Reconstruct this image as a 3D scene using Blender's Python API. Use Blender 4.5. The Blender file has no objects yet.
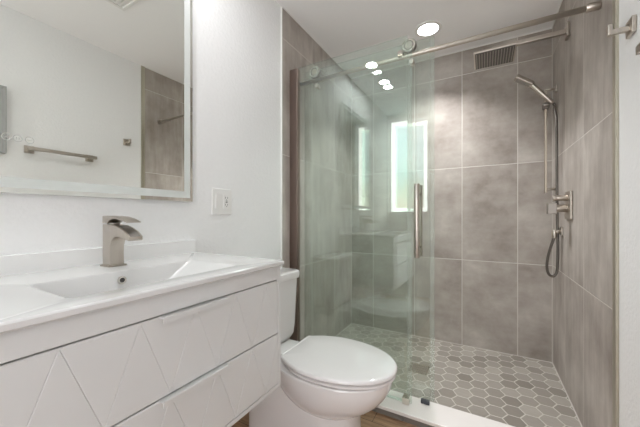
import bpy, bmesh, math, random
from mathutils import Vector, Matrix

# ------------------------------------------------------------------ camera, world, exposure
S = bpy.context.scene
COL = S.collection
PI = math.pi
F_PX, YAW, CY = 291.0, math.radians(29.45), 216.1
cam_d = bpy.data.cameras.new('camera')
cam_d.sensor_fit = 'HORIZONTAL'
cam_d.sensor_width = 36.0
cam_d.lens = 36.0 * F_PX / 640.0
cam_d.shift_y = (CY - 213.5) / 640.0
cam_d.clip_start = 0.02
cam = bpy.data.objects.new('camera', cam_d)
COL.objects.link(cam)
cam.location = (0, 0, 0)                       # the eye is the origin; the floor is at FZ
cam.rotation_euler = (PI / 2, 0, YAW)
S.camera = cam

W = bpy.data.worlds.new('world')
S.world = W
W.use_nodes = True
W.node_tree.nodes['Background'].inputs[0].default_value = (.975, 0.975, 1.0, 1)
W.node_tree.nodes['Background'].inputs[1].default_value = 4.0   # fill daylight through the unseen doorway added behind the camera

S.view_settings.view_transform = 'Standard'
S.view_settings.look = 'None'
S.view_settings.exposure = 0.12
S.view_settings.gamma = 1.0
S.view_settings.use_curve_mapping = False
try:
    S.cycles.use_denoising = True
    S.cycles.max_bounces = 24
    S.cycles.diffuse_bounces = 8
    S.cycles.glossy_bounces = 8
    S.cycles.transparent_max_bounces = 24
except Exception:
    pass
LAMP_L = 165.0        # radiance of a downlight lens
SHOWER_L, SHOWER_W = 22.0, 11.0   # lens glow; watts of the beam below it
WINDOW_L = 2.9       # radiance of the daylit frosted pane

# ------------------------------------------------------------------ room measures (metres)
LX, RX, BY, CZ, FZ, SZ = -1.075, 0.404, 2.50, 1.280, -1.01, -0.997
PLX, PRX = -1.083, 0.412      # painted wall planes, a tile thickness back
FY = -0.60                    # front wall, behind the camera
TY = 1.436                    # where the tile starts

# ------------------------------------------------------------------ node helpers
def new_mat(name):
    m = bpy.data.materials.new(name)
    m.use_nodes = True
    nt = m.node_tree
    for n in list(nt.nodes):
        nt.nodes.remove(n)
    out = nt.nodes.new('ShaderNodeOutputMaterial')
    return m, nt, out

class NB:
    def __init__(s, nt): s.nt = nt
    def n(s, t, **k):
        x = s.nt.nodes.new(t)
        for a, v in k.items(): setattr(x, a, v)
        return x
    def put(s, sock, v):
        if hasattr(v, 'is_output'): s.nt.links.new(v, sock)
        else: sock.default_value = v
    def math(s, op, a, b=None, c=None, clamp=False):
        x = s.n('ShaderNodeMath', operation=op); x.use_clamp = clamp
        s.put(x.inputs[0], a)
        if b is not None: s.put(x.inputs[1], b)
        if c is not None: s.put(x.inputs[2], c)
        return x.outputs[0]
    def vec(s, op, a, b=None):
        x = s.n('ShaderNodeVectorMath', operation=op)
        s.put(x.inputs[0], a)
        if b is not None: s.put(x.inputs[1], b)
        return x.outputs['Value'] if op in ('DOT_PRODUCT', 'LENGTH') else x.outputs[0]
    def comb(s, x, y, z):
        c = s.n('ShaderNodeCombineXYZ')
        for i, v in enumerate((x, y, z)): s.put(c.inputs[i], v)
        return c.outputs[0]
    def sep(s, v):
        c = s.n('ShaderNodeSeparateXYZ'); s.put(c.inputs[0], v); return c.outputs
    def pos(s): return s.n('ShaderNodeNewGeometry').outputs['Position']
    def noise(s, v, scale, detail=3, rough=.5):
        x = s.n('ShaderNodeTexNoise'); s.put(x.inputs['Vector'], v)
        x.inputs['Scale'].default_value = scale; x.inputs['Detail'].default_value = detail
        x.inputs['Roughness'].default_value = rough
        return x.outputs[0]
    def ramp(s, f, stops):
        r = s.n('ShaderNodeValToRGB'); s.put(r.inputs[0], f)
        el = r.color_ramp.elements
        while len(el) < len(stops): el.new(.5)
        for e, (p, c) in zip(el, stops): e.position = p; e.color = (*c, 1)
        return r.outputs[0]
    def mixc(s, f, a, b, blend='MIX'):
        x = s.n('ShaderNodeMix', data_type='RGBA', blend_type=blend)
        s.put(x.inputs[0], f)
        for i, v in ((6, a), (7, b)): s.put(x.inputs[i], (*v, 1) if isinstance(v, tuple) and len(v) == 3 else v)
        return x.outputs[2]
    def mixv(s, f, a, b):
        x = s.n('ShaderNodeMix', data_type='VECTOR')
        s.put(x.inputs[0], f); s.put(x.inputs[4], a); s.put(x.inputs[5], b)
        return x.outputs[1]
    def bump(s, h, strength, dist):
        b = s.n('ShaderNodeBump'); b.inputs['Strength'].default_value = strength
        b.inputs['Distance'].default_value = dist; s.put(b.inputs['Height'], h)
        return b.outputs[0]
    def bsdf(s, color, rough, metal=0, spec=.5, normal=None, coat=0):
        p = s.n('ShaderNodeBsdfPrincipled')
        s.put(p.inputs['Base Color'], (*color, 1) if isinstance(color, tuple) else color)
        s.put(p.inputs['Roughness'], rough); p.inputs['Metallic'].default_value = metal
        p.inputs['Specular IOR Level'].default_value = spec
        p.inputs['Coat Weight'].default_value = coat; p.inputs['Coat Roughness'].default_value = .05
        if normal is not None: s.put(p.inputs['Normal'], normal)
        return p.outputs[0]

def plain(name, color, rough, metal=0, spec=.5, noise_amt=0.03, scale=40, coat=0, bump=0, aniso=None):
    m, nt, out = new_mat(name); b = NB(nt)
    p = b.pos()
    if aniso: p = b.vec('MULTIPLY', p, aniso)
    f = b.noise(p, scale, 4)
    c = b.mixc(f, tuple(v * (1 - noise_amt) for v in color), tuple(min(1, v * (1 + noise_amt)) for v in color))
    nrm = b.bump(f, bump, .002) if bump else None
    nt.links.new(b.bsdf(c, rough, metal, spec, nrm, coat), out.inputs[0])
    return m

def emit(name, color, strength):
    m, nt, out = new_mat(name); b = NB(nt)
    e = b.n('ShaderNodeEmission'); e.inputs[0].default_value = (*color, 1); e.inputs[1].default_value = strength
    nt.links.new(e.outputs[0], out.inputs[0]); return m

def tile_mat(name, axis, u0, streak):
    """Large concrete-look porcelain slabs with pale grout lines."""
    m, nt, out = new_mat(name); b = NB(nt)
    x, y, z = b.sep(b.pos())
    u = x if axis == 'x' else y
    TW, TH = .357, .714
    un = b.math('DIVIDE', b.math('SUBTRACT', u, u0 - 10 * TW), TW)
    vn = b.math('DIVIDE', b.math('SUBTRACT', z, .377 - 10 * TH), TH)
    fu, fv = b.math('FRACT', un), b.math('FRACT', vn)
    du = b.math('MULTIPLY', b.math('MINIMUM', fu, b.math('SUBTRACT', 1.0, fu)), TW)
    dv = b.math('MULTIPLY', b.math('MINIMUM', fv, b.math('SUBTRACT', 1.0, fv)), TH)
    d = b.math('MINIMUM', du, dv)
    grout = b.math('LESS_THAN', d, .0023)
    idv = b.comb(b.math('FLOOR', un), b.math('FLOOR', vn), 3.0 if axis == 'x' else 7.0)
    wn = b.n('ShaderNodeTexWhiteNoise', noise_dimensions='3D'); b.put(wn.inputs[0], idv)
    p = b.vec('ADD', b.comb(u, z, 0.0), b.vec('MULTIPLY', wn.outputs['Color'], (40, 40, 40)))
    cl = b.noise(p, 3.0, 6, .56)
    fine = b.noise(b.vec('MULTIPLY', p, (1, .3, 1)) if streak else p, 22 if streak else 16, 6, .65)
    st = b.noise(b.vec('MULTIPLY', p, (9, 1.1, 1) if streak else (1.4, 5, 1)), 2.0, 4, .6)
    f = b.math('ADD', b.math('MULTIPLY', cl, .62), b.math('ADD', b.math("MULTIPLY", fine, .20), b.math('MULTIPLY', st, .34 if streak else .2)))
    f = b.math('ADD', f, b.math('MULTIPLY', b.math('SUBTRACT', wn.outputs['Value'], .5), .05))
    col = b.ramp(f, [(.34, (.22, .186, .162)), (.46, (.325, .284, .252)), (.58, (.41, .368, .332)), (.72, (.53, .485, .443))])
    col = b.mixc(grout, col, (.60, .565, .52))
    h = b.math('MULTIPLY', b.math('MINIMUM', d, .004), 250.0)
    nrm = b.bump(h, .5, .002)
    nt.links.new(b.bsdf(col, .5, 0, .28, nrm), out.inputs[0])
    return m

def hex_mat():
    m, nt, out = new_mat('hex_mosaic'); b = NB(nt)
    x, y, z = b.sep(b.pos())
    SZX = .090
    p = b.vec('ADD', b.vec('MULTIPLY', b.comb(y, x, 0.0), (1 / SZX, 1 / SZX, 0)), (200.0 + .2, 173.205 + .3, 0))
    s = (1, 1.7320508, 1)
    hs = (.5, .8660254, 0)
    a = b.vec('SUBTRACT', b.vec('MODULO', p, s), hs)
    c = b.vec('SUBTRACT', b.vec('MODULO', b.vec('SUBTRACT', p, hs), s), hs)
    sel = b.math('GREATER_THAN', b.vec('DOT_PRODUCT', a, a), b.vec('DOT_PRODUCT', c, c))
    g = b.mixv(sel, a, c)
    ag = b.vec('ABSOLUTE', g)
    gx = b.sep(ag)[0]
    hd = b.math('MAXIMUM', b.vec('DOT_PRODUCT', ag, hs), gx)
    wob = b.math('MULTIPLY', b.math('SUBTRACT', b.noise(b.pos(), 35, 2), .5), .025)
    grout = b.math('GREATER_THAN', b.math('ADD', hd, wob), .468)
    idv = b.vec('SUBTRACT', p, g)
    idr = b.vec('FLOOR', b.vec('ADD', b.vec('MULTIPLY', idv, (4, 4, 4)), (.5, .5, .5)))
    wn = b.n('ShaderNodeTexWhiteNoise', noise_dimensions='3D'); b.put(wn.inputs[0], idr)
    base = b.ramp(wn.outputs['Value'], [(0, (.20, .178, .152)), (.25, (.275, .248, .216)), (.7, (.34, .311, .274)), (1, (.395, .362, .32))])
    q = b.vec('ADD', b.pos(), b.vec('MULTIPLY', wn.outputs['Color'], (20, 20, 20)))
    cloud = b.noise(b.vec('MULTIPLY', q, (1, 3.0, 1)), 26, 4, .6)
    base = b.mixc(b.math('MULTIPLY', cloud, .5), base, (.21, .188, .16))
    col = b.mixc(grout, base, (.50, .465, .415))
    h = b.math('MULTIPLY', b.math('SUBTRACT', .5, hd), 10.0, clamp=True)
    nt.links.new(b.bsdf(col, .5, 0, .35, b.bump(h, .5, .003)), out.inputs[0])
    return m

def wood_mat():
    m, nt, out = new_mat('wood_planks'); b = NB(nt)
    x, y, z = b.sep(b.pos())
    un = b.math('DIVIDE', b.math('ADD', y, 5.03), .16)
    row = b.math('FLOOR', un)
    wn = b.n('ShaderNodeTexWhiteNoise', noise_dimensions='1D'); b.put(wn.inputs['W'], row)
    vn = b.math('ADD', b.math('DIVIDE', x, 1.1), b.math('MULTIPLY', wn.outputs['Value'], 3.0))
    p = b.comb(b.math('MULTIPLY', x, 1.5), b.math('MULTIPLY', y, 16.0), b.math('MULTIPLY', wn.outputs['Value'], 30.0))
    f = b.noise(p, 3.0, 6, .62)
    col = b.ramp(f, [(.3, (.17, .10, .058)), (.5, (.33, .205, .12)), (.7, (.46, .30, .18))])
    fu, fv = b.math('FRACT', un), b.math('FRACT', vn)
    seam = b.math('MAXIMUM', b.math('LESS_THAN', fu, .015), b.math('LESS_THAN', fv, .002))
    col = b.mixc(seam, col, (.05, .03, .018))
    nt.links.new(b.bsdf(col, .42, 0, .4, b.bump(f, .1, .002)), out.inputs[0])
    return m

def glass_mat(name, tint, f0=.045):
    """Clear sheet: tinted transmission plus a Fresnel mirror reflection on every face."""
    m, nt, out = new_mat(name); b = NB(nt)
    g = b.n('ShaderNodeNewGeometry')
    c = b.math('ABSOLUTE', b.vec('DOT_PRODUCT', g.outputs['Normal'], g.outputs['Incoming']))
    fr = b.math('ADD', b.math('MULTIPLY', b.math('POWER', b.math('SUBTRACT', 1.0, c), 5.0), 1 - f0), f0)
    t = b.n('ShaderNodeBsdfTransparent'); t.inputs[0].default_value = (*tint, 1)
    gl = b.n('ShaderNodeBsdfGlossy'); gl.inputs['Roughness'].default_value = 0.0
    gl.inputs[0].default_value = (.97, 1, .98, 1)
    mx = b.n('ShaderNodeMixShader'); b.put(mx.inputs[0], fr)
    nt.links.new(t.outputs[0], mx.inputs[1]); nt.links.new(gl.outputs[0], mx.inputs[2])
    nt.links.new(mx.outputs[0], out.inputs[0])
    return m

def seal_mat(name, color, fac):
    m, nt, out = new_mat(name); b = NB(nt)
    t = b.n('ShaderNodeBsdfTransparent'); t.inputs[0].default_value = (.95, .98, .96, 1)
    mx = b.n('ShaderNodeMixShader'); mx.inputs[0].default_value = fac
    nt.links.new(t.outputs[0], mx.inputs[1])
    nt.links.new(b.bsdf(color, .2), mx.inputs[2])
    nt.links.new(mx.outputs[0], out.inputs[0])
    return m

def mirror_mat():
    m, nt, out = new_mat('mirror_silver'); b = NB(nt)
    gl = b.n('ShaderNodeBsdfGlossy'); gl.inputs['Roughness'].default_value = 0.0
    gl.inputs[0].default_value = (.84, .84, .80, 1)
    nt.links.new(gl.outputs[0], out.inputs[0]); return m

def pane_mat():
    """Daylight through a frosted pane: teal sky above, pale foliage below."""
    m, nt, out = new_mat('frosted_daylight'); b = NB(nt)
    x, y, z = b.sep(b.pos())
    f = b.math('DIVIDE', b.math('SUBTRACT', z, .10), 1.07)
    n = b.noise(b.comb(b.math('MULTIPLY', x, 5.0), 0.0, b.math('MULTIPLY', z, 1.2)), 3.0, 3)
    f = b.math('ADD', f, b.math('MULTIPLY', b.math('SUBTRACT', n, .5), .35))
    col = b.ramp(f, [(0, (.90, .84, .68)), (.2, (.72, .82, .68)), (.42, (.58, .82, .80)), (.75, (.62, .87, .92)), (1, (.66, .87, .93))])
    e = b.n('ShaderNodeEmission'); b.put(e.inputs[0], col); e.inputs[1].default_value = WINDOW_L
    nt.links.new(e.outputs[0], out.inputs[0]); return m

M = dict(
    wall=plain('wall_paint', (.835, .83, .83), .62, spec=.3, noise_amt=.02, scale=70, bump=1.0),
    ceiling=plain('ceiling_paint', (.93, .925, .925), .75, spec=.2, noise_amt=.012, scale=80, bump=.15),
    tile_back=tile_mat('tile_back', 'x', .207, False),
    tile_side=tile_mat('tile_side', 'y', .362, True),
    hexa=hex_mat(), wood=wood_mat(),
    quartz=plain('white_quartz', (.78, .745, .715), .25, noise_amt=.02, scale=20),
    curb_tile=plain('curb_tile', (.20, .18, .16), .5, noise_amt=.2, scale=9),
    lacquer=plain('white_lacquer', (.655, .65, .645), .30, spec=.45, noise_amt=.006),
    ceramic=plain('white_ceramic', (.765, .74, .74), .12, spec=.55, noise_amt=.004, coat=.4),
    splash=plain('white_backsplash', (.84, .835, .83), .25, spec=.4, noise_amt=.004),
    solid=plain('white_solid_surface', (.66, .65, .645), .16, spec=.5, noise_amt=.004, coat=.3),
    nickel=plain('brushed_nickel', (.55, .50, .445), .30, 1, noise_amt=.10, scale=60, aniso=(1, 1, .06)),
    rail=plain('satin_nickel_rail', (.62, .57, .51), .42, 1, noise_amt=.04, scale=60, aniso=(.06, 1, 1)),
    lever=plain('satin_nickel_lever', (.36, .33, .30), .42, 1, noise_amt=.06),
    nickel_dark=plain('dark_nickel_plate', (.30, .28, .26), .4, 1, noise_amt=.1, scale=60),  # darker nickel tone
    chrome=plain('polished_chrome', (.74, .70, .64), .10, 1, noise_amt=.02),
    hose=plain('braided_hose', (.17, .155, .14), .40, 1, noise_amt=.35, scale=420),
    rubber=plain('dark_rubber', (.055, .06, .07), .5, noise_amt=.15),
    nozzle=plain('grey_nozzle_rubber', (.34, .31, .28), .5, noise_amt=.1),
    jamb=plain('brown_nickel_channel', (.27, .205, .18), .38, 1, noise_amt=.08, scale=50, aniso=(1, 1, .05)),  # brown of the reflected tile is put into the nickel's base colour
    trim=plain('champagne_edge_profile', (.50, .47, .385), .35, .8, noise_amt=.05),
    white_trim=plain('white_trim', (.82, .81, .79), .4, noise_amt=.01),
    plastic=plain('white_plastic', (.80, .785, .77), .28, noise_amt=.01),
    slot=plain('dark_slot', (.04, .04, .04), .6),
    frost=plain('etched_frost', (.64, .66, .64), .45, noise_amt=.02),
    icon=plain('touch_icon_print', (.50, .50, .47), .5),
    vinyl=plain('white_vinyl', (.9, .9, .89), .3, noise_amt=.01),
    grey=plain('grey_panel_paint', (.36, .36, .35), .5, noise_amt=.06),
    glass=glass_mat('shower_glass', (.93, .965, .945), .075),
    glass_edge=seal_mat('glass_edge', (.42, .52, .47), .18),
    seal=seal_mat('clear_seal', (.74, .80, .77), .09),
    mirror=mirror_mat(), pane=pane_mat(),
    frame_glow=emit('white_frame_glow', (.97, 1.0, .98), 5.0),
    lamp=emit('downlight_lens', (.975, .985, 1.0), LAMP_L),
    lamp_sh=emit('shower_light_lens', (.975, .985, 1.0), SHOWER_L),
)

# ------------------------------------------------------------------ mesh helpers
def bm_new(): return bmesh.new()

def add_box(bm, lo, hi, bevel=0.0, seg=2, mi=0):
    lo, hi = [min(a, b) for a, b in zip(lo, hi)], [max(a, b) for a, b in zip(lo, hi)]
    vs = [bm.verts.new((x, y, z)) for x in (lo[0], hi[0]) for y in (lo[1], hi[1]) for z in (lo[2], hi[2])]
    fs = [bm.faces.new([vs[i] for i in q]) for q in
          ((0, 1, 3, 2), (4, 6, 7, 5), (0, 4, 5, 1), (2, 3, 7, 6), (0, 2, 6, 4), (1, 5, 7, 3))]
    for f in fs: f.material_index = mi
    if bevel > 0:
        bevel = min(bevel, min(h - l for l, h in zip(lo, hi)) * .49)
        r = bmesh.ops.bevel(bm, geom=list({e for f in fs for e in f.edges}), offset=bevel, segments=seg, profile=.5, affect='EDGES')
        for f in r['faces']: f.material_index = mi
    return bm

def add_cyl(bm, a, c, r, r2=None, n=28, bevel=0.0, caps=True):
    a, c = Vector(a), Vector(c)
    d = (c - a); L = d.length; d.normalize()
    u = d.orthogonal().normalized(); v = d.cross(u)
    r2 = r if r2 is None else r2
    prof = [(0, r), (L, r2)] if bevel <= 0 else [(0, r - bevel), (bevel * .3, r - bevel * .3), (bevel, r), (L - bevel, r2), (L - bevel * .3, r2 - bevel * .3), (L, r2 - bevel)]
    rings = []
    for h, rr in prof:
        rings.append([bm.verts.new(a + d * h + (u * math.cos(t) + v * math.sin(t)) * rr) for t in (2 * PI * i / n for i in range(n))])
    for p, q in zip(rings, rings[1:]):
        for i in range(n):
            f = bm.faces.new((p[i], p[(i + 1) % n], q[(i + 1) % n], q[i])); f.smooth = True
    if caps:
        bm.faces.new(rings[0][::-1]); bm.faces.new(rings[-1])
    return bm

def add_ring(bm, ctr, axis, r0, r1, h, n=40):
    """Flat washer: inner radius r0, outer r1, height h along axis."""
    c = Vector(ctr); d = Vector(axis).normalized(); u = d.orthogonal().normalized(); v = d.cross(u)
    pr = [(r0, 0), (r1, 0), (r1, h), (r0, h)]
    R = [[bm.verts.new(c + d * hh + (u * math.cos(t) + v * math.sin(t)) * rr) for t in (2 * PI * i / n for i in range(n))] for rr, hh in pr]
    for k in range(4):
        p, q = R[k], R[(k + 1) % 4]
        for i in range(n): bm.faces.new((p[i], p[(i + 1) % n], q[(i + 1) % n], q[i]))
    return bm

def add_tube(bm, pts, r, n=14, caps=True):
    pts = [Vector(p) for p in pts]
    rings = []; u = None
    for i, p in enumerate(pts):
        t = (pts[min(i + 1, len(pts) - 1)] - pts[max(i - 1, 0)]).normalized()
        u = t.orthogonal().normalized() if u is None else (u - t * u.dot(t)).normalized()
        v = t.cross(u)
        rr = r[i] if isinstance(r, (list, tuple)) else r
        rings.append([bm.verts.new(p + (u * math.cos(a) + v * math.sin(a)) * rr) for a in (2 * PI * k / n for k in range(n))])
    for p, q in zip(rings, rings[1:]):
        for i in range(n):
            f = bm.faces.new((p[i], p[(i + 1) % n], q[(i + 1) % n], q[i])); f.smooth = True
    if caps: bm.faces.new(rings[0][::-1]); bm.faces.new(rings[-1])
    return bm

def add_prism(bm, poly, along, lo, hi, bevel=0.0):
    """Extrude a closed 2-D polygon: along 'y' the polygon is (x, z); along 'x' it is (y, z)."""
    P = (lambda a, b, t: (a, t, b)) if along == 'y' else (lambda a, b, t: (t, a, b))
    A = [bm.verts.new(P(a, b, lo)) for a, b in poly]; B = [bm.verts.new(P(a, b, hi)) for a, b in poly]
    n = len(poly)
    fs = [bm.faces.new(A), bm.faces.new(B[::-1])]
    for i in range(n): fs.append(bm.faces.new((A[i], B[i], B[(i + 1) % n], A[(i + 1) % n])))
    bmesh.ops.recalc_face_normals(bm, faces=fs)
    if bevel:
        ed = [e for f in fs[:2] for e in f.edges]
        bmesh.ops.bevel(bm, geom=ed, offset=bevel, segments=2, profile=.5, affect='EDGES')
    return bm

def loft(bm, rings, cap0=True, cap1=True, smooth=True):
    V = [[bm.verts.new(p) for p in r] for r in rings]
    n = len(V[0])
    for p, q in zip(V, V[1:]):
        for i in range(n):
            f = bm.faces.new((p[i], p[(i + 1) % n], q[(i + 1) % n], q[i])); f.smooth = smooth
    if cap0: bm.faces.new(V[0][::-1])
    if cap1: bm.faces.new(V[-1])
    return bm

def catmull(pts, per=8):
    P = [Vector(p) for p in pts]; out = []
    for i in range(len(P) - 1):
        p0, p1, p2, p3 = P[max(i - 1, 0)], P[i], P[i + 1], P[min(i + 2, len(P) - 1)]
        for k in range(per):
            t = k / per
            out.append(.5 * ((2 * p1) + (p2 - p0) * t + (2 * p0 - 5 * p1 + 4 * p2 - p3) * t * t + (3 * p1 - p0 - 3 * p2 + p3) * t ** 3))
    out.append(P[-1]); return out

def obj(name, bm, mat, parent=None, base=None, auto_smooth=None):
    """Link a bmesh (world coordinates) as one object; origin goes to the parent's base or to `base`."""
    bmesh.ops.recalc_face_normals(bm, faces=bm.faces)
    me = bpy.data.meshes.new(name)
    org = Vector(base) if base is not None else Vector((0, 0, 0))
    if parent is not None: org = parent.matrix_basis.translation + (parent.parent.matrix_basis.translation if parent.parent else Vector((0, 0, 0)))
    bm.transform(Matrix.Translation(-org))
    bm.to_mesh(me); bm.free()
    for mm in (mat if isinstance(mat, (list, tuple)) else [mat]): me.materials.append(mm)
    if auto_smooth:
        for p in me.polygons: p.use_smooth = True
        try: me.set_sharp_from_angle(angle=math.radians(auto_smooth))
        except Exception: pass
    o = bpy.data.objects.new(name, me); COL.objects.link(o)
    if parent is not None: o.parent = parent
    else: o.location = org
    return o

def thing(name, label, cat, loc, group=None):
    o = bpy.data.objects.new(name, None); COL.objects.link(o)
    o.empty_display_size = .05
    o.location = loc; o['label'] = label; o['category'] = cat
    if group: o['group'] = group
    return o

def tag(o, label, cat, group=None):
    o['label'] = label; o['category'] = cat
    if group: o['group'] = group
    return o

def struct(name, bm, mat, label=None, parent=None):
    o = obj(name, bm, mat, parent)
    if parent is None:
        o['kind'] = 'structure'
        if label: o['label'] = label
    return o

# ------------------------------------------------------------------ room shell
T = .10
struct('floor', add_box(bm_new(), (PLX - T, FY - T, FZ - T), (PRX + T, TY + .02, FZ)), M['wood'], 'brown wood plank floor in front of the shower')
struct('floor_shower', add_box(bm_new(), (PLX - T, TY + .02, SZ - T), (PRX + T, BY + T, SZ)), M['hexa'], 'taupe hexagon mosaic floor of the shower')
struct('ceiling', add_box(bm_new(), (PLX - T, FY - .4, CZ), (PRX + T, BY + T, CZ + T)), M['ceiling'], 'flat off-white ceiling')
struct('wall_left', add_box(bm_new(), (PLX - T, FY - T, FZ), (PLX, TY, CZ)), M['wall'], 'white painted wall behind the vanity and toilet')
struct('wall_right', add_box(bm_new(), (PRX, FY - T, FZ), (PRX + T, TY, CZ)), M['wall'], 'white textured wall with the hook and towel bar')
struct('wall_shower_left', add_box(bm_new(), (PLX - T, TY, SZ - .01), (LX, BY, CZ)), M['tile_side'], 'taupe tiled left shower wall behind glass')
struct('wall_shower_right', add_box(bm_new(), (RX, TY, SZ - .01), (PRX + T, BY, CZ)), M['tile_side'], 'taupe tiled right shower wall carrying the fittings')
struct('wall_back', add_box(bm_new(), (PLX - T, BY, SZ - .01), (PRX + T, BY + T, CZ)), M['tile_back'], 'taupe tiled back wall of the shower')
# front wall (behind the camera) with a deep window opening
WX0, WX1, WZ0, WZ1, WYF = -1.068, -.612, .045, 1.225, -.68
bm = bm_new()
y0, y1 = FY - .16, FY
DXA, DXB, DZ = -.38, .35, 1.03          # unseen doorway, added to let in fill light
add_box(bm, (PLX, y0, FZ), (WX0, y1, CZ)); add_box(bm, (WX1, y0, FZ), (DXA, y1, CZ)); add_box(bm, (DXB, y0, FZ), (PRX, y1, CZ)); add_box(bm, (DXA, y0, DZ), (DXB, y1, CZ))
add_box(bm, (WX0, y0, FZ), (WX1, y1, WZ0)); add_box(bm, (WX0, y0, WZ1), (WX1, y1, CZ))
struct('wall_front', bm, M['wall'], 'white wall with the window, opposite the shower')
HY = -1.25                              # unseen short passage, added to steer the doorway light forward
struct('floor_light_passage', add_box(bm_new(), (DXA - .1, HY, FZ - T), (DXB + .1, y0 + .06, FZ)), M['wood'], 'wood floor of the added light passage behind the camera')
struct('wall_light_passage_left', add_box(bm_new(), (DXA - .1, HY, FZ), (DXA, y0, DZ)), M['wall'], 'white wall of the added light passage behind the camera')
struct('wall_light_passage_right', add_box(bm_new(), (DXB, HY, FZ), (DXB + .1, y0, DZ)), M['wall'], 'white wall of the added light passage behind the camera, door side')
struct('ceiling_light_passage', add_box(bm_new(), (DXA - .1, HY, DZ), (DXB + .1, y0, DZ + .1)), M['ceiling'], 'white ceiling of the added light passage behind the camera')
win = bpy.data.objects.new('window_1', None); COL.objects.link(win)
win.location = ((WX0 + WX1) / 2, WYF, WZ0); win['kind'] = 'structure'
win['label'] = 'white framed frosted window reflected in the shower glass'
def rect_frame(x0, x1, z0, z1, w, ya, yb, bev=0.0):
    bm = bm_new()
    for lo, hi in (((x0, z0), (x0 + w, z1)), ((x1 - w, z0), (x1, z1)), ((x0 + w, z0), (x1 - w, z0 + w)), ((x0 + w, z1 - w), (x1 - w, z1))):
        add_box(bm, (lo[0], ya, lo[1]), (hi[0], yb, hi[1]), bev)
    return bm
fw, mg = .014, .060
obj('window_frame', rect_frame(WX0, WX1, WZ0, WZ1, fw, WYF - .05, WYF, .003), M['vinyl'], win)
o = obj('frame_glow', rect_frame(WX0 + fw, WX1 - fw, WZ0 + fw, WZ1 - fw, mg - fw, WYF - .035, WYF - .022), M['frame_glow'], win)  # added emitter, glows to imitate the brightness of the white frame
o['label'] = 'added glowing strip standing in for the bright white window frame'
obj('window_pane', add_box(bm_new(), (WX0 + mg, WYF - .035, WZ0 + mg), (WX1 - mg, WYF - .022, WZ1 - mg)), M['pane'], win)
# tile edge profiles and thin white caulk lines
struct('trim_1', add_box(bm_new(), (PLX - .002, TY - .006, FZ), (LX + .001, TY, CZ), .001), M['white_trim'], 'pale edge profile where the left tile begins')
struct('trim_2', add_box(bm_new(), (RX - .001, TY - .030, FZ), (PRX + .002, TY, CZ), .001), M['trim'], 'champagne edge profile where the right tile begins')
bm = bm_new()
add_box(bm, (LX - .002, TY, CZ - .005), (LX + .005, BY, CZ + .001)); add_box(bm, (RX - .005, TY, CZ - .005), (RX + .002, BY, CZ + .001))
add_box(bm, (LX, BY - .005, CZ - .005), (RX, BY + .002, CZ + .001))
struct('trim_3', bm, M['white_trim'], 'white caulk line between shower tile and ceiling')
bm = bm_new()
add_box(bm, (RX - .0035, BY - .0035, SZ), (RX + .002, BY + .002, CZ)); add_box(bm, (LX - .002, BY - .0035, SZ), (LX + .0035, BY + .002, CZ))
add_box(bm, (LX, BY - .004, SZ - .002), (RX, BY + .002, SZ + .003)); add_box(bm, (RX - .004, 1.60, SZ - .002), (RX + .002, BY, SZ + .003)); add_box(bm, (LX - .002, 1.60, SZ - .002), (LX + .004, BY, SZ + .003))
struct('trim_4', bm, plain('grout_line', (.56, .525, .48), .7), 'pale grout line in the shower corners')
struct('baseboard_left', add_box(bm_new(), (PLX, FY, FZ), (PLX + .012, TY - .01, FZ + .085), .003), M['white_trim'], 'white baseboard on the left wall')
struct('baseboard_right', add_box(bm_new(), (PRX - .012, FY, FZ), (PRX, TY - .035, FZ + .085), .003), M['white_trim'], 'white baseboard on the right wall')
# shower curb: tiled kerb under a white quartz cap
CT = -.963; CB0, CB1 = 1.440, 1.600
bm = bm_new()
add_box(bm, (LX, CB0 + .008, FZ - .02), (-.345, CB1 - .004, CT - .018), .001)
add_box(bm, (-.342, CB0 + .008, FZ - .02), (RX, CB1 - .004, CT - .018), .001)
struct('trim_5', bm, M['curb_tile'], 'grey tiled curb at the shower entrance')
struct('trim_6', add_box(bm_new(), (LX, CB0, CT - .018), (RX, CB1, CT), .003), M['quartz'], 'white stone cap on the shower curb')

# ------------------------------------------------------------------ ceiling lights and vent
def ceiling_light(x, y, label, lens_mat, r=.066, watts=0):
    t = thing('ceiling_light', label, 'light', (x, y, CZ), 'recessed ceiling lights')
    obj('trim_ring', add_ring(bm_new(), (x, y, CZ), (0, 0, -1), r, r + .022, .006), M['white_trim'], t)
    bm = bm_new(); add_cyl(bm, (x, y, CZ - .0005), (x, y, CZ - .004), r, n=40)
    obj('lens', bm, lens_mat, t)
    if watts:
        ld = bpy.data.lights.new('downlight_beam', 'AREA'); ld.shape = 'DISK'; ld.size = 2 * r - .01
        ld.energy = watts; ld.spread = math.radians(108); ld.color = (.975, .985, 1.0)
        lo = bpy.data.objects.new('downlight_beam', ld); COL.objects.link(lo); lo.parent = t; lo.location = (0, 0, -.006)
ceiling_light(-.335, 2.096, 'round recessed ceiling light glowing above the shower', M['lamp_sh'], watts=SHOWER_W)
ceiling_light(-.83, .70, 'recessed ceiling light above the vanity, nearer the toilet, seen reflected in the shower glass', M['lamp'], .043)
ceiling_light(-.83, .34, 'recessed ceiling light above the vanity, nearer the window, seen reflected in the shower glass', M['lamp'], .043)

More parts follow.
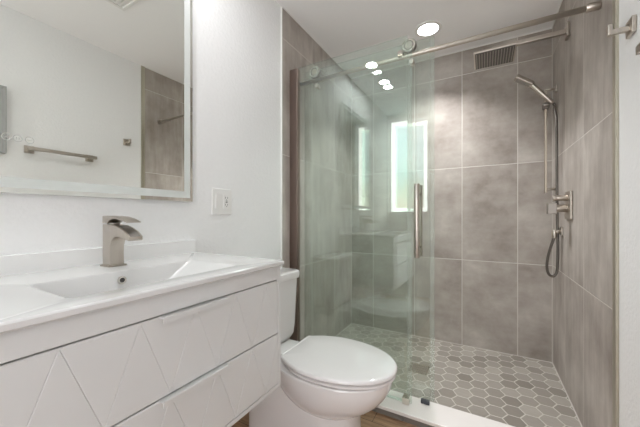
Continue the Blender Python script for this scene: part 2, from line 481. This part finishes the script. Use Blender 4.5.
vx, vy, vs = -.193, .972, .26
t = thing('ceiling_vent', 'square white exhaust vent cover on the ceiling, seen in the mirror', 'vent', (vx - vs / 2, vy - vs / 2, CZ))
bm = bm_new()
for lo, hi in (((-vs, -vs), (0, -vs + .018)), ((-vs, -.018), (0, 0)), ((-vs, -vs + .018), (-vs + .018, -.018)), ((-.018, -vs + .018), (0, -.018))):
    add_box(bm, (vx + lo[0], vy + lo[1], CZ - .014), (vx + hi[0], vy + hi[1], CZ), .002)
obj('frame', bm, M['white_trim'], t)
bm = bm_new(); add_box(bm, (vx - vs + .018, vy - vs + .018, CZ - .004), (vx - .018, vy - .018, CZ))
for k in range(9):
    y = vy - vs + .036 + k * .0235
    add_box(bm, (vx - vs + .02, y - .007, CZ - .010), (vx - .02, y + .007, CZ - .004), .001)
obj('grille', bm, M['plastic'], t)

# ------------------------------------------------------------------ vanity
VY0, VY1, VX = .106, .812, -.615       # cabinet front plane
VZT, VZB = -.1695, -.588
t = thing('vanity_cabinet', 'white wall-hung vanity cabinet with two triangle-grooved drawers beside the toilet', 'cabinet', (PLX, (VY0 + VY1) / 2, VZB))
bm = bm_new(); sw = .013
add_box(bm, (PLX + .001, VY0, VZB), (VX, VY0 + sw, VZT), .0012)
add_box(bm, (PLX + .001, VY1 - sw, VZB), (VX, VY1, VZT), .0012)
add_box(bm, (PLX + .001, VY0 + sw, VZB), (VX, VY1 - sw, VZB + .013), .0012)
add_box(bm, (PLX + .001, VY0 + sw, VZB + .013), (PLX + .012, VY1 - sw, VZT))
add_box(bm, (VX - .018, VY0 + sw, -.2165), (VX, VY1 - sw, VZT), .0012)
obj('carcass', bm, M['lacquer'], t)
def tri_front(z0, z1, up):
    """Drawer front: slab with raised triangular facets divided by fine V-grooves."""
    bm = bm_new()
    ya, yb = VY0 + sw + .002, VY1 - sw - .002
    add_box(bm, (VX - .020, ya, z0), (VX - .0013, yb, z1), .0006)
    n = 6; st = .132; c0 = .472 - st * 3.5        # boundary of the first V
    hg = .00055
    def tri(pts):
        c = Vector((sum(p[0] for p in pts) / len(pts), sum(p[1] for p in pts) / len(pts)))
        a = [Vector(p) for p in pts]
        m = len(a)
        def inset(d):
            res = []
            for i in range(m):
                p, q, r = a[i - 1], a[i], a[(i + 1) % m]
                e1, e2 = (q - p).normalized(), (r - q).normalized()
                n1, n2 = Vector((-e1.y, e1.x)), Vector((-e2.y, e2.x))
                if n1.dot(c - q) < 0: n1 = -n1
                if n2.dot(c - q) < 0: n2 = -n2
                k = d / max(.25, (1 + n1.dot(n2)))
                res.append(q + (n1 + n2) * k)
            return res
        A, B, D = inset(hg * .4), inset(hg * .6), inset(hg * 2.4)
        loft(bm, [[(VX - .0022, p.x, p.y) for p in A], [(VX - .0007, p.x, p.y) for p in B], [(VX, p.x, p.y) for p in D]], smooth=False)
    e = .0006
    za, zb = z0 + e, z1 - e
    lo, hi = ya + e, yb - e
    zt, zo = (zb, za) if up else (za, zb)          # apex level, base level
    def clip(pts):
        for lim, sg in ((lo, 1), (hi, -1)):
            res = []
            for i in range(len(pts)):
                p, q = pts[i - 1], pts[i]
                ip, iq = sg * (p[0] - lim) >= 0, sg * (q[0] - lim) >= 0
                if ip != iq:
                    f = (lim - p[0]) / (q[0] - p[0]); res.append((lim, p[1] + f * (q[1] - p[1])))
                if iq: res.append(q)
            pts = res
            if len(pts) < 3: return []
        return pts
    for k in range(-1, n + 1):
        b0, ap, b1, a1 = c0 + k * st, c0 + (k + .5) * st, c0 + (k + 1) * st, c0 + (k + 1.5) * st
        for P in ([(b0, zo), (b1, zo), (ap, zt)], [(ap, zt), (a1, zt), (b1, zo)]):
            P = clip(P)
            if P and max(p[0] for p in P) - min(p[0] for p in P) > .004: tri(P)
    return bm
def pull(z, par):
    bm = bm_new()
    add_prism(bm, [(VX - .004, z + .0005), (VX + .012, z + .0005), (VX + .014, z - .001), (VX + .014, z - .012), (VX + .012, z - .012), (VX + .0115, z - .0025), (VX - .004, z - .0025)], 'y', .380, .565)
    obj('pull', bm, M['lacquer'], par)
d = obj('drawer', tri_front(-.3992, -.2198, True), M['lacquer'], t); pull(-.2198, d)
d = obj('drawer', tri_front(-.5735, -.4026, False), M['lacquer'], t); pull(-.4026, d)

# sink top with a ramped rectangular basin
TZ = -.153; TX0, TX1 = PLX + .001, -.602; TY0, TY1 = .100, .819
t = thing('sink_top', 'white one-piece sink top with rectangular basin on the vanity', 'sink', (PLX, (TY0 + TY1) / 2, TZ - .02))
bx0, bx1, by0, by1 = -.893, -.672, .243, .660
bm = bm_new()
def rrect(x0, x1, y0, y1, r, z, n=6):
    pts = []
    for cx, cy, a0 in ((x1 - r, y1 - r, 0), (x0 + r, y1 - r, PI / 2), (x0 + r, y0 + r, PI), (x1 - r, y0 + r, 1.5 * PI)):
        for i in range(n + 1):
            a = a0 + PI / 2 * i / n
            pts.append((cx + r * math.cos(a), cy + r * math.sin(a), z))
    return pts
zf = TZ - .098
rings = [rrect(TX0 + .004, TX1 - .004, TY0 + .004, TY1 - .004, .004, TZ - .0162),
         rrect(TX0, TX1, TY0, TY1, .006, TZ - .013), rrect(TX0, TX1, TY0, TY1, .006, TZ - .004),
         rrect(TX0 + .002, TX1 - .002, TY0 + .002, TY1 - .002, .006, TZ - .0012), rrect(TX0 + .004, TX1 - .004, TY0 + .004, TY1 - .004, .006, TZ),
         rrect(bx0 - .004, bx1 + .004, by0 - .004, by1 + .004, .014, TZ), rrect(bx0, bx1, by0, by1, .012, TZ - .0015),
         rrect(bx0 + .003, bx1 - .003, by0 + .005, by1 - .006, .012, TZ - .006),
         rrect(bx0 + .014, bx1 - .014, by0 + .105, by1 - .135, .02, zf + .012), rrect(bx0 + .025, bx1 - .025, by0 + .125, by1 - .155, .02, zf)]
loft(bm, rings, cap0=False, cap1=True)
sink = obj('countertop', bm, M['solid'], t, auto_smooth=28)
obj('backsplash', add_box(bm_new(), (PLX + .0005, TY0, TZ - .005), (PLX + .015, TY1, -.101), .0015), M['splash'], t)
oc = Vector((bx0 + .0095, .436, TZ - .026))
bm = bm_new(); add_ring(bm, oc, (1, 0, .12),   .0065, .0110, .004, 28)
bm2 = bm_new(); add_cyl(bm2, oc, oc + Vector((.0022, 0, 0)), .0068, n=20)  # dark disc paints the shade inside the overflow opening
o = obj('overflow_ring', bm, M['chrome'], t); obj('overflow_dark_disc', bm2, M['slot'], o); o['label'] = 'chrome overflow ring in the basin wall'
bm = bm_new(); add_cyl(bm, ((bx0 + bx1) / 2, .447, zf + .0005), ((bx0 + bx1) / 2, .447, zf + .006), .028, n=36, bevel=.003)
o = obj('drain_cap', bm, M['nickel'], t); o['label'] = 'round nickel drain cap'

# faucet
fx, fy0, fy1, fz = -1.022, .450, .490, TZ
t = thing('faucet', 'brushed nickel single-lever waterfall faucet standing behind the sink basin', 'faucet', (fx + .022, .47, fz))
obj('base_plate', add_box(bm_new(), (fx - .005, fy0 - .006, fz), (fx + .050, fy1 + .006, fz + .005), .0018), M['nickel'], t)
body = [(0, .004), (.045, .004)] + [tuple(v) for v in [(.043, .04), (.045, .062), (.052, .078), (.066, .089), (.085, .092), (.110, .089), (.143, .082)]]
body += [(.147, .086), (.146, .094), (.125, .108), (.100, .118), (.072, .125), (.040, .1275), (0, .1275)]
obj('body', add_prism(bm_new(), [(fx + a, fz + b) for a, b in body], 'y', fy0, fy1, .0018), M['nickel'], t, auto_smooth=35)
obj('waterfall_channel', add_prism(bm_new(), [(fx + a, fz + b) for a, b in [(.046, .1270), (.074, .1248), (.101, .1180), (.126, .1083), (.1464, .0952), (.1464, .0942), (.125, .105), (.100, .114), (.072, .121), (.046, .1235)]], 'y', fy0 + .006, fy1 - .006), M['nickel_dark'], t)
lever = [(0, .131), (0, .1535), (.03, .1545), (.07, .152), (.105, .146), (.136, .137), (.136, .134), (.105, .140), (.075, .1445), (.052, .1445), (.036, .140), (.026, .131)]
obj('lever', add_prism(bm_new(), [(fx + a, fz + b) for a, b in lever], 'y', fy0 - .0005, fy1 + .0005, .0014), M['nickel'], t, auto_smooth=35)
bm = bm_new(); add_cyl(bm, (fx + .024, .47, fz + .126), (fx + .024, .47, fz + .133), .017, n=24)
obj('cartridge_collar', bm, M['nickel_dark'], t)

# ------------------------------------------------------------------ mirror
mx, my0, my1, mz0, mz1 = -1.066, .192, .801, .060, .985
t = thing('mirror', 'frameless wall mirror with a frosted light band inside its edge, above the sink', 'mirror', (PLX, (my0 + my1) / 2, mz0))
obj('backing', add_box(bm_new(), (PLX + .0005, my0 + .03, mz0 + .03), (mx - .0045, my1 - .03, mz1 - .03), .002), M['white_trim'], t)
obj('glass', add_box(bm_new(), (mx - .005, my0, mz0), (mx, my1, mz1), .0008, 1), M['mirror'], t)
bm = bm_new(); i0, wd = .012, .027; xa, xb = mx + .0002, mx + .0007
ya, yb, za, zb = my0 + i0, my1 - i0, mz0 + i0 + .002, mz1 - i0
add_box(bm, (xa, ya, za), (xb, yb, za + wd)); add_box(bm, (xa, ya, zb - wd), (xb, yb, zb))
add_box(bm, (xa, ya, za + wd), (xb, ya + wd, zb - wd)); add_box(bm, (xa, yb - wd, za + wd), (xb, yb, zb - wd))
o = obj('etched_band', bm, M['frost'], t); o['label'] = 'frosted light band'
for k, yy in enumerate((.254, .275, .298)):
    bm = bm_new(); c = (mx + .0002, yy, .204)
    add_ring(bm, c, (1, 0, 0), .0078, .0092, .0004, 32)
    if k == 0: add_cyl(bm, c, (c[0] + .0004, yy, .204), .0026, n=14)
    if k == 1:
        add_box(bm, (c[0], yy - .0034, .2005), (c[0] + .0004, yy - .002, .2075)); add_box(bm, (c[0], yy + .002, .2005), (c[0] + .0004, yy + .0034, .2075))
    if k == 2: add_box(bm, (c[0], yy - .004, .2033), (c[0] + .0004, yy + .004, .2047))
    obj('touch_button', bm, M['icon'], t)

# ------------------------------------------------------------------ switch and outlet plate
oy0, oy1, oz0, oz1 = .911, 1.028, .0075, .129
t = thing('wall_plate', 'white double wall plate with a rocker switch and an outlet, right of the mirror', 'outlet', (PLX, .97, .068))
obj('plate', add_box(bm_new(), (PLX + .0003, oy0, oz0), (PLX + .0065, oy1, oz1), .003), M['plastic'], t)
ym = .9695
o = obj('rocker_switch', add_prism(bm_new(), [(PLX + .006, .035), (PLX + .0078, .035), (PLX + .0115, .102), (PLX + .006, .102)], 'y', ym - .040, ym - .007, .0006), M['plastic'], t)
bm = bm_new(); add_box(bm, (PLX + .006, ym + .007, .035), (PLX + .0088, ym + .040, .102), .0008)
rec = obj('receptacle', bm, M['plastic'], t)
bm = bm_new()
yc = ym + .0235
for zc in (.052, .085):
    for dy in (-.0065, .0065): add_box(bm, (PLX + .0086, yc + dy - .0012, zc - .0015), (PLX + .0091, yc + dy + .0012, zc + .0065))
    add_cyl(bm, (PLX + .0086, yc, zc - .0065), (PLX + .0091, yc, zc - .0065), .0022, n=12)
for dz in (-.0035, .0035): add_box(bm, (PLX + .0086, yc - .006, .0685 + dz - .0016), (PLX + .0097, yc + .006, .0685 + dz + .0016))
obj('slots', bm, M['slot'], rec)

# ------------------------------------------------------------------ toilet
TCY = 1.137
def egg(xb, xf, hw, z, xc=None, nb=2.6, nf=2.15, n=56, yw=None):
    xc = xc if xc is not None else xf - (xf - xb) * .40
    pts = []
    for i in range(n):
        a = 2 * PI * i / n
        c, s = math.cos(a), math.sin(a)
        e = nf if c >= 0 else nb
        x = math.copysign(abs(c) ** (2 / e), c); y = math.copysign(abs(s) ** (2 / e), s)
        L = (xf - xc) if c >= 0 else (xc - xb)
        pts.append((xc + x * L, TCY + y * hw, z))
    return pts
t = thing('toilet', 'white two-piece toilet with its lid closed, between the vanity and the shower', 'toilet', (-.75, TCY, FZ))
def spline_rows(rows, per=5):
    out = []
    for i in range(len(rows) - 1):
        p0, p1, p2, p3 = rows[max(i - 1, 0)], rows[i], rows[i + 1], rows[min(i + 2, len(rows) - 1)]
        for k in range(per):
            s = k / per
            out.append([.5 * (2 * b_ + (c_ - a_) * s + (2 * a_ - 5 * b_ + 4 * c_ - d_) * s * s + (3 * b_ - a_ - 3 * c_ + d_) * s ** 3) for a_, b_, c_, d_ in zip(p0, p1, p2, p3)])
    out.append(list(rows[-1])); return out
# skirted pedestal: z, back x, front x, half width, centre x
rows = [(FZ, -.995, -.455, .136, -.66), (-.95, -.995, -.459, .134, -.66), (-.88, -.995, -.461, .134, -.66), (-.82, -.995, -.462, .134, -.66), (-.775, -.995, -.480, .131, -.66), (-.72, -.995, -.53, .126, -.68), (-.655, -.995, -.60, .122, -.72)]
bm = loft(bm_new(), [egg(r[1], r[2], r[3], r[0], r[4], 4.5, 2.6) for r in spline_rows(rows)])
# egg-shaped bowl swelling out of it
rows = [(-.835, -.70, -.520, .075, -.60), (-.815, -.745, -.462, .115, -.60), (-.79, -.785, -.415, .142, -.60), (-.755, -.825, -.370, .163, -.595), (-.72, -.850, -.341, .175, -.59), (-.685, -.866, -.324, .182, -.585), (-.648, -.875, -.316, .185, -.58)]
rings = [egg(r[1], r[2], r[3], r[0], r[4], 2.15, 2.1) for r in spline_rows(rows)]
rings.append(egg(-.873, -.319, .182, -.6435, -.58, 2.15, 2.1)); rings.append(egg(-.865, -.330, .172, -.6425, -.58, 2.15, 2.1))
loft(bm, rings)
# deck under the tank
db = bm_new()
add_box(db, (PLX + .016, TCY - .118, -.70), (-.80, TCY + .118, -.640), .018, 4)
me_tmp = bpy.data.meshes.new('tmp'); db.to_mesh(me_tmp); db.free(); bm.from_mesh(me_tmp); bpy.data.meshes.remove(me_tmp)
obj('bowl', bm, M['ceramic'], t, auto_smooth=40)
def lid_ring(xb, xf, hw, hwb, z, xc=-.575, n=24, m=12, r=.012):
    """Seat outline: elliptical nose, sides drawing in to a straight back edge with tight corners."""
    half = []
    for i in range(n + 1):                           # nose: tip to widest point
        a = PI / 2 * i / n
        half.append((xc + (xf - xc) * math.cos(a) ** .96, hw * math.sin(a)))
    for i in range(1, m + 1):                        # flank
        u = i / m
        half.append((xc + (xb + r - xc) * u, hw - (hw - hwb) * u ** 2.2))
    for i in range(1, 5):                            # corner
        a = PI / 2 * i / 4
        half.append((xb + r - r * math.sin(a), hwb - r + r * math.cos(a)))
    pts = [(x, TCY + y, z) for x, y in half] + [(x, TCY - y, z) for x, y in half[:0:-1]]
    return pts
sb, sf = -.760, -.304
bm = loft(bm_new(), [lid_ring(sb, sf - .006, .178, .118, -.6405), lid_ring(sb, sf - .001, .182, .121, -.637), lid_ring(sb, sf - .001, .182, .121, -.630), lid_ring(sb, sf - .008, .176, .116, -.6265)])
obj('seat', bm, M['ceramic'], t, auto_smooth=40)
sb, sf = -.772, -.300
bm = loft(bm_new(), [lid_ring(sb, sf - .005, .183, .124, -.6205), lid_ring(sb, sf, .187, .127, -.6175), lid_ring(sb, sf, .187, .127, -.608),
                     lid_ring(sb + .002, sf - .004, .183, .124, -.6045), lid_ring(sb + .006, sf - .012, .176, .119, -.603), lid_ring(sb + .08, sf - .12, .09, .06, -.6015)])
lid = obj('seat_lid', bm, M['ceramic'], t, auto_smooth=50)
bm = bm_new()
add_cyl(bm, (-.768, TCY - .115, -.612), (-.768, TCY + .115, -.612), .011, n=20, bevel=.003)
for s in (-1, 1): add_box(bm, (-.785, TCY + s * .085 - .02, -.642), (-.752, TCY + s * .085 + .02, -.614), .004)
obj('seat_hinge', bm, M['ceramic'], t)
def tank_ring(x0, x1, hw, z, r=.035): return [(x, TCY + y, z) for x, y, _ in rrect(x0, x1, -hw, hw, r, 0, 7)]
tb = PLX + .018
bm = loft(bm_new(), [tank_ring(tb + .01, -.895, .125, -.641), tank_ring(tb + .006, -.882, .142, -.632), tank_ring(tb + .004, -.873, .152, -.612), tank_ring(tb + .002, -.869, .156, -.57), tank_ring(tb, -.860, .164, -.326)])
obj('tank', bm, M['ceramic'], t, auto_smooth=45)
bm = loft(bm_new(), [tank_ring(tb, -.858, .166, -.3255), tank_ring(tb - .004, -.851, .172, -.322), tank_ring(tb - .004, -.849, .173, -.296), tank_ring(tb - .003, -.851, .171, -.288), tank_ring(tb + .003, -.858, .164, -.2845)])
obj('tank_lid', bm, M['ceramic'], t, auto_smooth=40)

# ------------------------------------------------------------------ shower enclosure
RY, RZ, RR = 1.560, .842, .0115            # rail
FGY, DGY, GT = 1.528, 1.590, .010          # fixed glass, door glass, thickness
GZ0, GZ1 = CT + .004, .930
def glass_sheet(name, x0, x1, y, z0, z1, parent):
    bm = bm_new(); add_box(bm, (x0, y - GT / 2, z0), (x1, y + GT / 2, z1))
    bm.faces.ensure_lookup_table()
    for f in bm.faces:
        bmn = f.normal; f.normal_update()
        f.material_index = 0 if abs(f.normal.y) > .9 else 1
    return obj(name, bm, [M['glass'], M['glass_edge']], parent)
FX1 = -.345
t = thing('fixed_glass_panel', 'fixed clear glass shower panel on the left, held in a wall channel', 'shower glass', (LX, FGY, CT))
glass_sheet('glass_pane', LX + .045, FX1, FGY, GZ0, GZ1, t)
obj('edge_seal', add_box(bm_new(), (FX1, FGY - .006, GZ0), (FX1 + .022, FGY + .006, GZ1 - .03), .001), M['seal'], t)
o = obj('wall_channel', add_box(bm_new(), (LX + .0003, FGY - .016, CT + .0005), (LX + .058, FGY + .016, GZ1 - .006), .0015), M['jamb'], t)
o['label'] = 'brownish metal wall channel'
bm = bm_new(); add_box(bm, (-.393, FGY - .017, RZ - .013), (-.366, RY - .0118, RZ + .013), .004); add_cyl(bm, (-.3795, FGY - .024, RZ), (-.3795, FGY - .016, RZ), .011, n=20, bevel=.002)
obj('rail_clamp', bm, M['chrome'], t)
bm = bm_new(); add_box(bm, (-.368, FGY - .022, CT + .0003), (-.334, FGY + .024, CT + .034), .003)
o = obj('bottom_guide', bm, M['chrome'], t); o['label'] = 'polished metal guide block on the curb'
obj('bottom_seal', add_box(bm_new(), (LX + .058, FGY - .007, CT + .0003), (-.369, FGY + .007, CT + .010), .001), M['seal'], t)

DX0, DX1 = -1.010, -.245
t = thing('sliding_glass_door', 'clear sliding glass shower door with a bar handle, pushed open to the left', 'shower door', ((DX0 + DX1) / 2, DGY, CT))
glass_sheet('glass_pane', DX0, DX1, DGY, CT + .012, GZ1 - .006, t)
obj('edge_seal', add_box(bm_new(), (DX1, DGY - .006, CT + .012), (DX1 + .022, DGY + .006, GZ1 - .006), .001), M['seal'], t)
for x in (-.915, -.343):
    zc = RZ + RR + .0375
    bm = bm_new(); add_cyl(bm, (x, RY - .012, zc), (x, RY + .012, zc), .0370, n=40, bevel=.003)
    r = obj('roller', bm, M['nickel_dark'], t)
    bm = bm_new(); add_ring(bm, (x, RY - .0122, zc), (0, -1, 0), .0245, .0335, .003)
    obj('roller_face_ring', bm, M['chrome'], r)
    bm = bm_new(); add_cyl(bm, (x, RY - .015, zc), (x, DGY - .005, zc), .0185, n=32, bevel=.002)
    for a in (0, 1): add_box(bm, (x - (.009 if a else .0015), RY - .0165, zc - (.0015 if a else .009)), (x + (.009 if a else .0015), RY - .0145, zc + (.0015 if a else .009)))
    obj('roller_bolt', bm, M['nickel'], r)
    bm = bm_new(); zl = RZ - RR - .024
    add_cyl(bm, (x + .012, RY - .010, zl), (x + .012, DGY - .005, zl), .0125, n=24, bevel=.002)
    obj('anti_jump_disc', bm, M['nickel'], t)
hx, hz0, hz1, hr = -.302, -.214, .166, .0135
bm = bm_new(); ya = 1.548
add_cyl(bm, (hx, ya, hz0), (hx, ya, hz1), hr, n=28, bevel=.0015)
obj('handle', bm, M['nickel'], t)
bm = bm_new(); yb = 1.633
add_cyl(bm, (hx, yb, hz0), (hx, yb, hz1), hr * .9, n=28, bevel=.0015)
obj('handle', bm, M['nickel'], t)
for z in (hz0 + .05, hz1 - .05):
    bm = bm_new(); add_cyl(bm, (hx, ya + .008, z), (hx, DGY - .005, z), .009, n=20); add_cyl(bm, (hx, DGY + .005, z), (hx, yb - .008, z), .009, n=20)
    obj('handle_standoff', bm, M['chrome'], t)

t = thing('door_rail', 'long round nickel rail carrying the sliding glass door across the shower', 'rail', ((LX + RX) / 2, RY, RZ))
bm = bm_new(); add_cyl(bm, (LX + .001, RY, RZ), (RX - .040, RY, RZ), RR, n=28)
obj('bar', bm, M['rail'], t)
for a, c in ((RX - .046, RX - .0005), (LX + .0005, LX + .03)):
    bm = bm_new(); add_cyl(bm, (a, RY, RZ), (c, RY, RZ), .0165, n=32, bevel=.002)
    obj('end_bracket', bm, M['nickel'], t)
o = obj('door_stop', add_box(bm_new(), (-.285, 1.558, CT + .0003), (-.243, 1.575, CT + .020), .002), M['rubber'], base=(-.264, 1.566, CT))
tag(o, 'small dark door stop block on the white curb, right of the shiny guide', 'door stop')

# ------------------------------------------------------------------ shower fittings
ax, ay, az = .052, 2.062, 1.016
t = thing('rain_shower_head', 'square rain shower head on a straight wall arm under the ceiling', 'shower head', (RX, ay, az))
obj('arm', add_box(bm_new(), (ax - .012, ay - .012, az - .012), (RX - .006, ay + .012, az + .012), .003), M['nickel'], t)
obj('wall_flange', add_box(bm_new(), (RX - .013, ay - .032, az - .036), (RX - .0003, ay + .032, az + .036), .003), M['nickel'], t)
hz = .962
bm = bm_new(); add_cyl(bm, (ax, ay, hz + .012), (ax, ay, az - .010), .014, n=24)
obj('ball_joint', bm, M['nickel'], t)
hd = obj('head_plate', add_box(bm_new(), (ax - .108, ay - .108, hz), (ax + .108, ay + .108, hz + .013), .003), M['nickel'], t)
o = obj('spray_face', add_box(bm_new(), (ax - .100, ay - .100, hz - .0025), (ax + .100, ay + .100, hz - .0002)), plain('spray_face_grey', (.115, .105, .095), .5), hd)
bm = bm_new()
for k in range(14):
    x = ax - .0925 + k * .01423
    add_box(bm, (x - .0026, ay - .094, hz - .0055), (x + .0026, ay + .094, hz - .0022), .001, 1)
obj('nozzle_rows', bm, M['nozzle'], hd)

# slide bar for the hand shower
bxx, byy = .346, 2.360
t = thing('slide_bar', 'slim vertical slide bar on the right shower wall near the corner', 'slide bar', (RX, byy, .166))
obj('bar', add_box(bm_new(), (bxx - .006, byy - .017, .150), (bxx + .006, byy + .017, .742), .003), plain('champagne_nickel', (.54, .47, .385), .33, 1, noise_amt=.06, scale=60, aniso=(1, 1, .06)), t)
for z in (.815, .172):
    bm = bm_new(); add_cyl(bm, (bxx - .006, byy, z), (RX - .008, byy, z), .0075, n=20)
    add_box(bm, (RX - .009, byy - .02, z - .022), (RX - .0003, byy + .02, z + .022), .002)
    obj('bracket', bm, M['nickel'], t)
bm = bm_new(); add_box(bm, (bxx - .004, byy - .007, .735), (bxx + .006, byy + .007, .812), .002); obj('upper_post', bm, M['nickel'], t)
bm = bm_new(); add_box(bm, (bxx - .016, byy - .032, .690), (bxx + .016, byy + .020, .730), .005)
add_cyl(bm, (bxx - .020, byy - .045, .706), (bxx + .012, byy - .045, .706), .013, n=20, bevel=.002)
obj('holder', bm, M['nickel_dark'], t)

# hand shower with its hose
A = Vector((.368, 2.322, .722)); Bv = Vector((.262, 2.305, .852)); Cv = Vector((.185, 2.292, .903))
t = thing('hand_shower', 'slim handheld shower wand with a dark hose, tilted up in the slide bar holder', 'hand shower', tuple(A))
bm = bm_new(); dr = (Bv - A).normalized()
add_tube(bm, [A - dr * .012, A - dr * .008, A, A + (Bv - A) * .5, Bv, Bv + dr * .01], [.009, .0125, .0135, .0135, .0145, .012], 20)
obj('handle', bm, M['nickel'], t)
bm = bm_new()
add_box(bm, (-.056, -.030, -.012), (.056, .030, .012), .005, 3)
d2 = (Cv - Bv).normalized(); up = Vector((0, 0, 1)); side = d2.cross(up).normalized(); nn = side.cross(d2)
mat = Matrix(((d2.x, side.x, nn.x, 0), (d2.y, side.y, nn.y, 0), (d2.z, side.z, nn.z, 0), (0, 0, 0, 1)))
ctr = (Bv + Cv) / 2
bm.transform(Matrix.Translation(ctr) @ mat)
hd = obj('spray_head', bm, M['nickel'], t)
bm = bm_new(); add_box(bm, (-.044, -.019, -.0135), (.044, .019, -.0108), .001)
for i in range(8):
    for j in range(4): add_cyl(bm, (-.036 + i * .0103, -.0135 + j * .009, -.0155), (-.036 + i * .0103, -.0135 + j * .009, -.013), .0018, n=8)
bm.transform(Matrix.Translation(ctr) @ mat)
obj('spray_face', bm, M['nozzle'], hd)
ex, ey, ez = .372, 2.215, -.112
pts = [A - dr * .012, A - dr * .03, (.384, 2.300, .660), (.386, 2.275, .60), (.384, 2.250, .50), (.382, 2.236, .36), (.382, 2.232, .16), (.383, 2.232, -.02), (.386, 2.234, -.16), (.386, 2.236, -.26),
       (.384, 2.238, -.325), (.374, 2.239, -.358), (.359, 2.239, -.367), (.342, 2.238, -.352), (.334, 2.236, -.310), (.338, 2.230, -.25), (.350, 2.222, -.19), (.360, 2.217, -.150), (ex - .006, ey, ez - .018)]
obj('hose', add_tube(bm_new(), catmull(pts, 7), .0072, 12), M['hose'], t)

t = thing('hose_outlet', 'small nickel wall outlet that the hand shower hose hangs from, below the valve', 'wall outlet', (RX, ey, ez))
obj('outlet_flange', add_box(bm_new(), (RX - .010, ey - .026, ez - .004), (RX - .0003, ey + .026, ez + .048), .003), M['nickel'], t)
bm = bm_new(); add_cyl(bm, (ex - .008, ey, ez + .018), (RX - .008, ey, ez + .018), .011, n=22)
add_cyl(bm, (ex - .006, ey, ez - .020), (ex - .006, ey, ez + .028), .0125, n=22, bevel=.002)
obj('elbow', bm, M['nickel'], t)

vy_, vz = 2.040, .058
t = thing('shower_valve', 'square nickel shower valve with two handles on the right shower wall', 'shower valve', (RX, vy_, vz))
obj('plate', add_box(bm_new(), (RX - .012, vy_ - .066, vz - .076), (RX - .0003, vy_ + .066, vz + .076), .004), M['nickel'], t)
def vhandle(z, r, x1, sq):
    bm = bm_new(); add_cyl(bm, (x1 + .004, vy_, z), (RX - .011, vy_, z), r, n=30, bevel=.0015)
    h = obj('handle', bm, M['nickel'], t)
    if sq:
        bm = bm_new(); add_box(bm, (x1 - .010, vy_ - .024, z - .030), (x1 + .030, vy_ + .024, z + .030), .003)
        obj('lever', bm, M['lever'], h)
    else:
        bm = bm_new(); add_cyl(bm, (x1 - .004, vy_, z), (x1 + .014, vy_, z), r * 1.12, n=30, bevel=.002)
        obj('cap', bm, M['nickel'], h)
vhandle(.099, .0155, .334, False)
vhandle(.042, .0215, .316, True)

# floor drain
dx, dy, dh = -.372, 1.970, .058
t = thing('floor_drain', 'square slotted metal drain in the hexagon mosaic shower floor', 'drain', (dx, dy, SZ))
bm = bm_new()
for lo, hi in (((-dh, -dh), (dh, -dh + .006)), ((-dh, dh - .006), (dh, dh)), ((-dh, -dh + .006), (-dh + .006, dh - .006)), ((dh - .006, -dh + .006), (dh, dh - .006))):
    add_box(bm, (dx + lo[0], dy + lo[1], SZ), (dx + hi[0], dy + hi[1], SZ + .003))
obj('frame', bm, M['chrome'], t)
obj('well', add_box(bm_new(), (dx - dh + .006, dy - dh + .006, SZ + .0001), (dx + dh - .006, dy + dh - .006, SZ + .0006)), M['nozzle'], t)
bm = bm_new()
for k in range(9):
    x = dx - dh + .013 + k * .01125
    add_box(bm, (x - .0033, dy - dh + .006, SZ + .0006), (x + .0033, dy + dh - .006, SZ + .003))
for k in range(3):
    y = dy - .028 + k * .028
    add_box(bm, (dx - dh + .006, y - .003, SZ + .0006), (dx + dh - .006, y + .003, SZ + .0028))
obj('grate', bm, M['nickel'], t)

# ------------------------------------------------------------------ right wall: hook, towel bar, grey panel
hy, hz = 1.290, .600
t = thing('robe_hook', 'square nickel robe hook on the white wall beside the shower tile', 'hook', (PRX, hy, hz))
obj('plate', add_box(bm_new(), (PRX - .012, hy - .025, hz - .025), (PRX - .0003, hy + .025, hz + .025), .002), M['nickel'], t)
bm = bm_new(); add_box(bm, (PRX - .060, hy - .007, hz - .012), (PRX - .011, hy + .007, hz + .004), .002); add_box(bm, (PRX - .063, hy - .0085, hz - .0135), (PRX - .050, hy + .0085, hz + .022), .003)
obj('peg', bm, M['nickel'], t)
ty0, ty1, tz = .685, 1.056, .426
t = thing('towel_bar', 'flat nickel towel bar on the white right wall, seen in the mirror', 'towel bar', (PRX, (ty0 + ty1) / 2, tz))
obj('bar', add_box(bm_new(), (PRX - .072, ty0, tz - .011), (PRX - .060, ty1, tz + .011), .0015), M['nickel'], t)
for yy in (ty0 + .022, ty1 - .022):
    bm = bm_new(); add_box(bm, (PRX - .062, yy - .011, tz - .011), (PRX - .008, yy + .011, tz + .011), .0015)
    add_box(bm, (PRX - .009, yy - .024, tz - .024), (PRX - .0003, yy + .024, tz + .024), .002)
    obj('post', bm, M['nickel'], t)
gy0, gy1, gz0, gz1 = .31, .600, .379, .782
t = thing('grey_wall_panel', 'plain grey rectangular panel on the right wall, at the left edge of the mirror reflection', 'panel', (PRX, (gy0 + gy1) / 2, gz0))
obj('panel_board', add_box(bm_new(), (PRX - .030, gy0 + .008, gz0 + .008), (PRX - .0003, gy1 - .008, gz1 - .008)), M['grey'], t)
bm = bm_new()
for lo, hi in (((gy0, gz0), (gy1, gz0 + .012)), ((gy0, gz1 - .012), (gy1, gz1)), ((gy0, gz0 + .012), (gy0 + .012, gz1 - .012)), ((gy1 - .012, gz0 + .012), (gy1, gz1 - .012))):
    add_box(bm, (PRX - .034, lo[0], lo[1]), (PRX - .0003, hi[0], hi[1]), .001)
obj('panel_frame', bm, M['grey'], t)
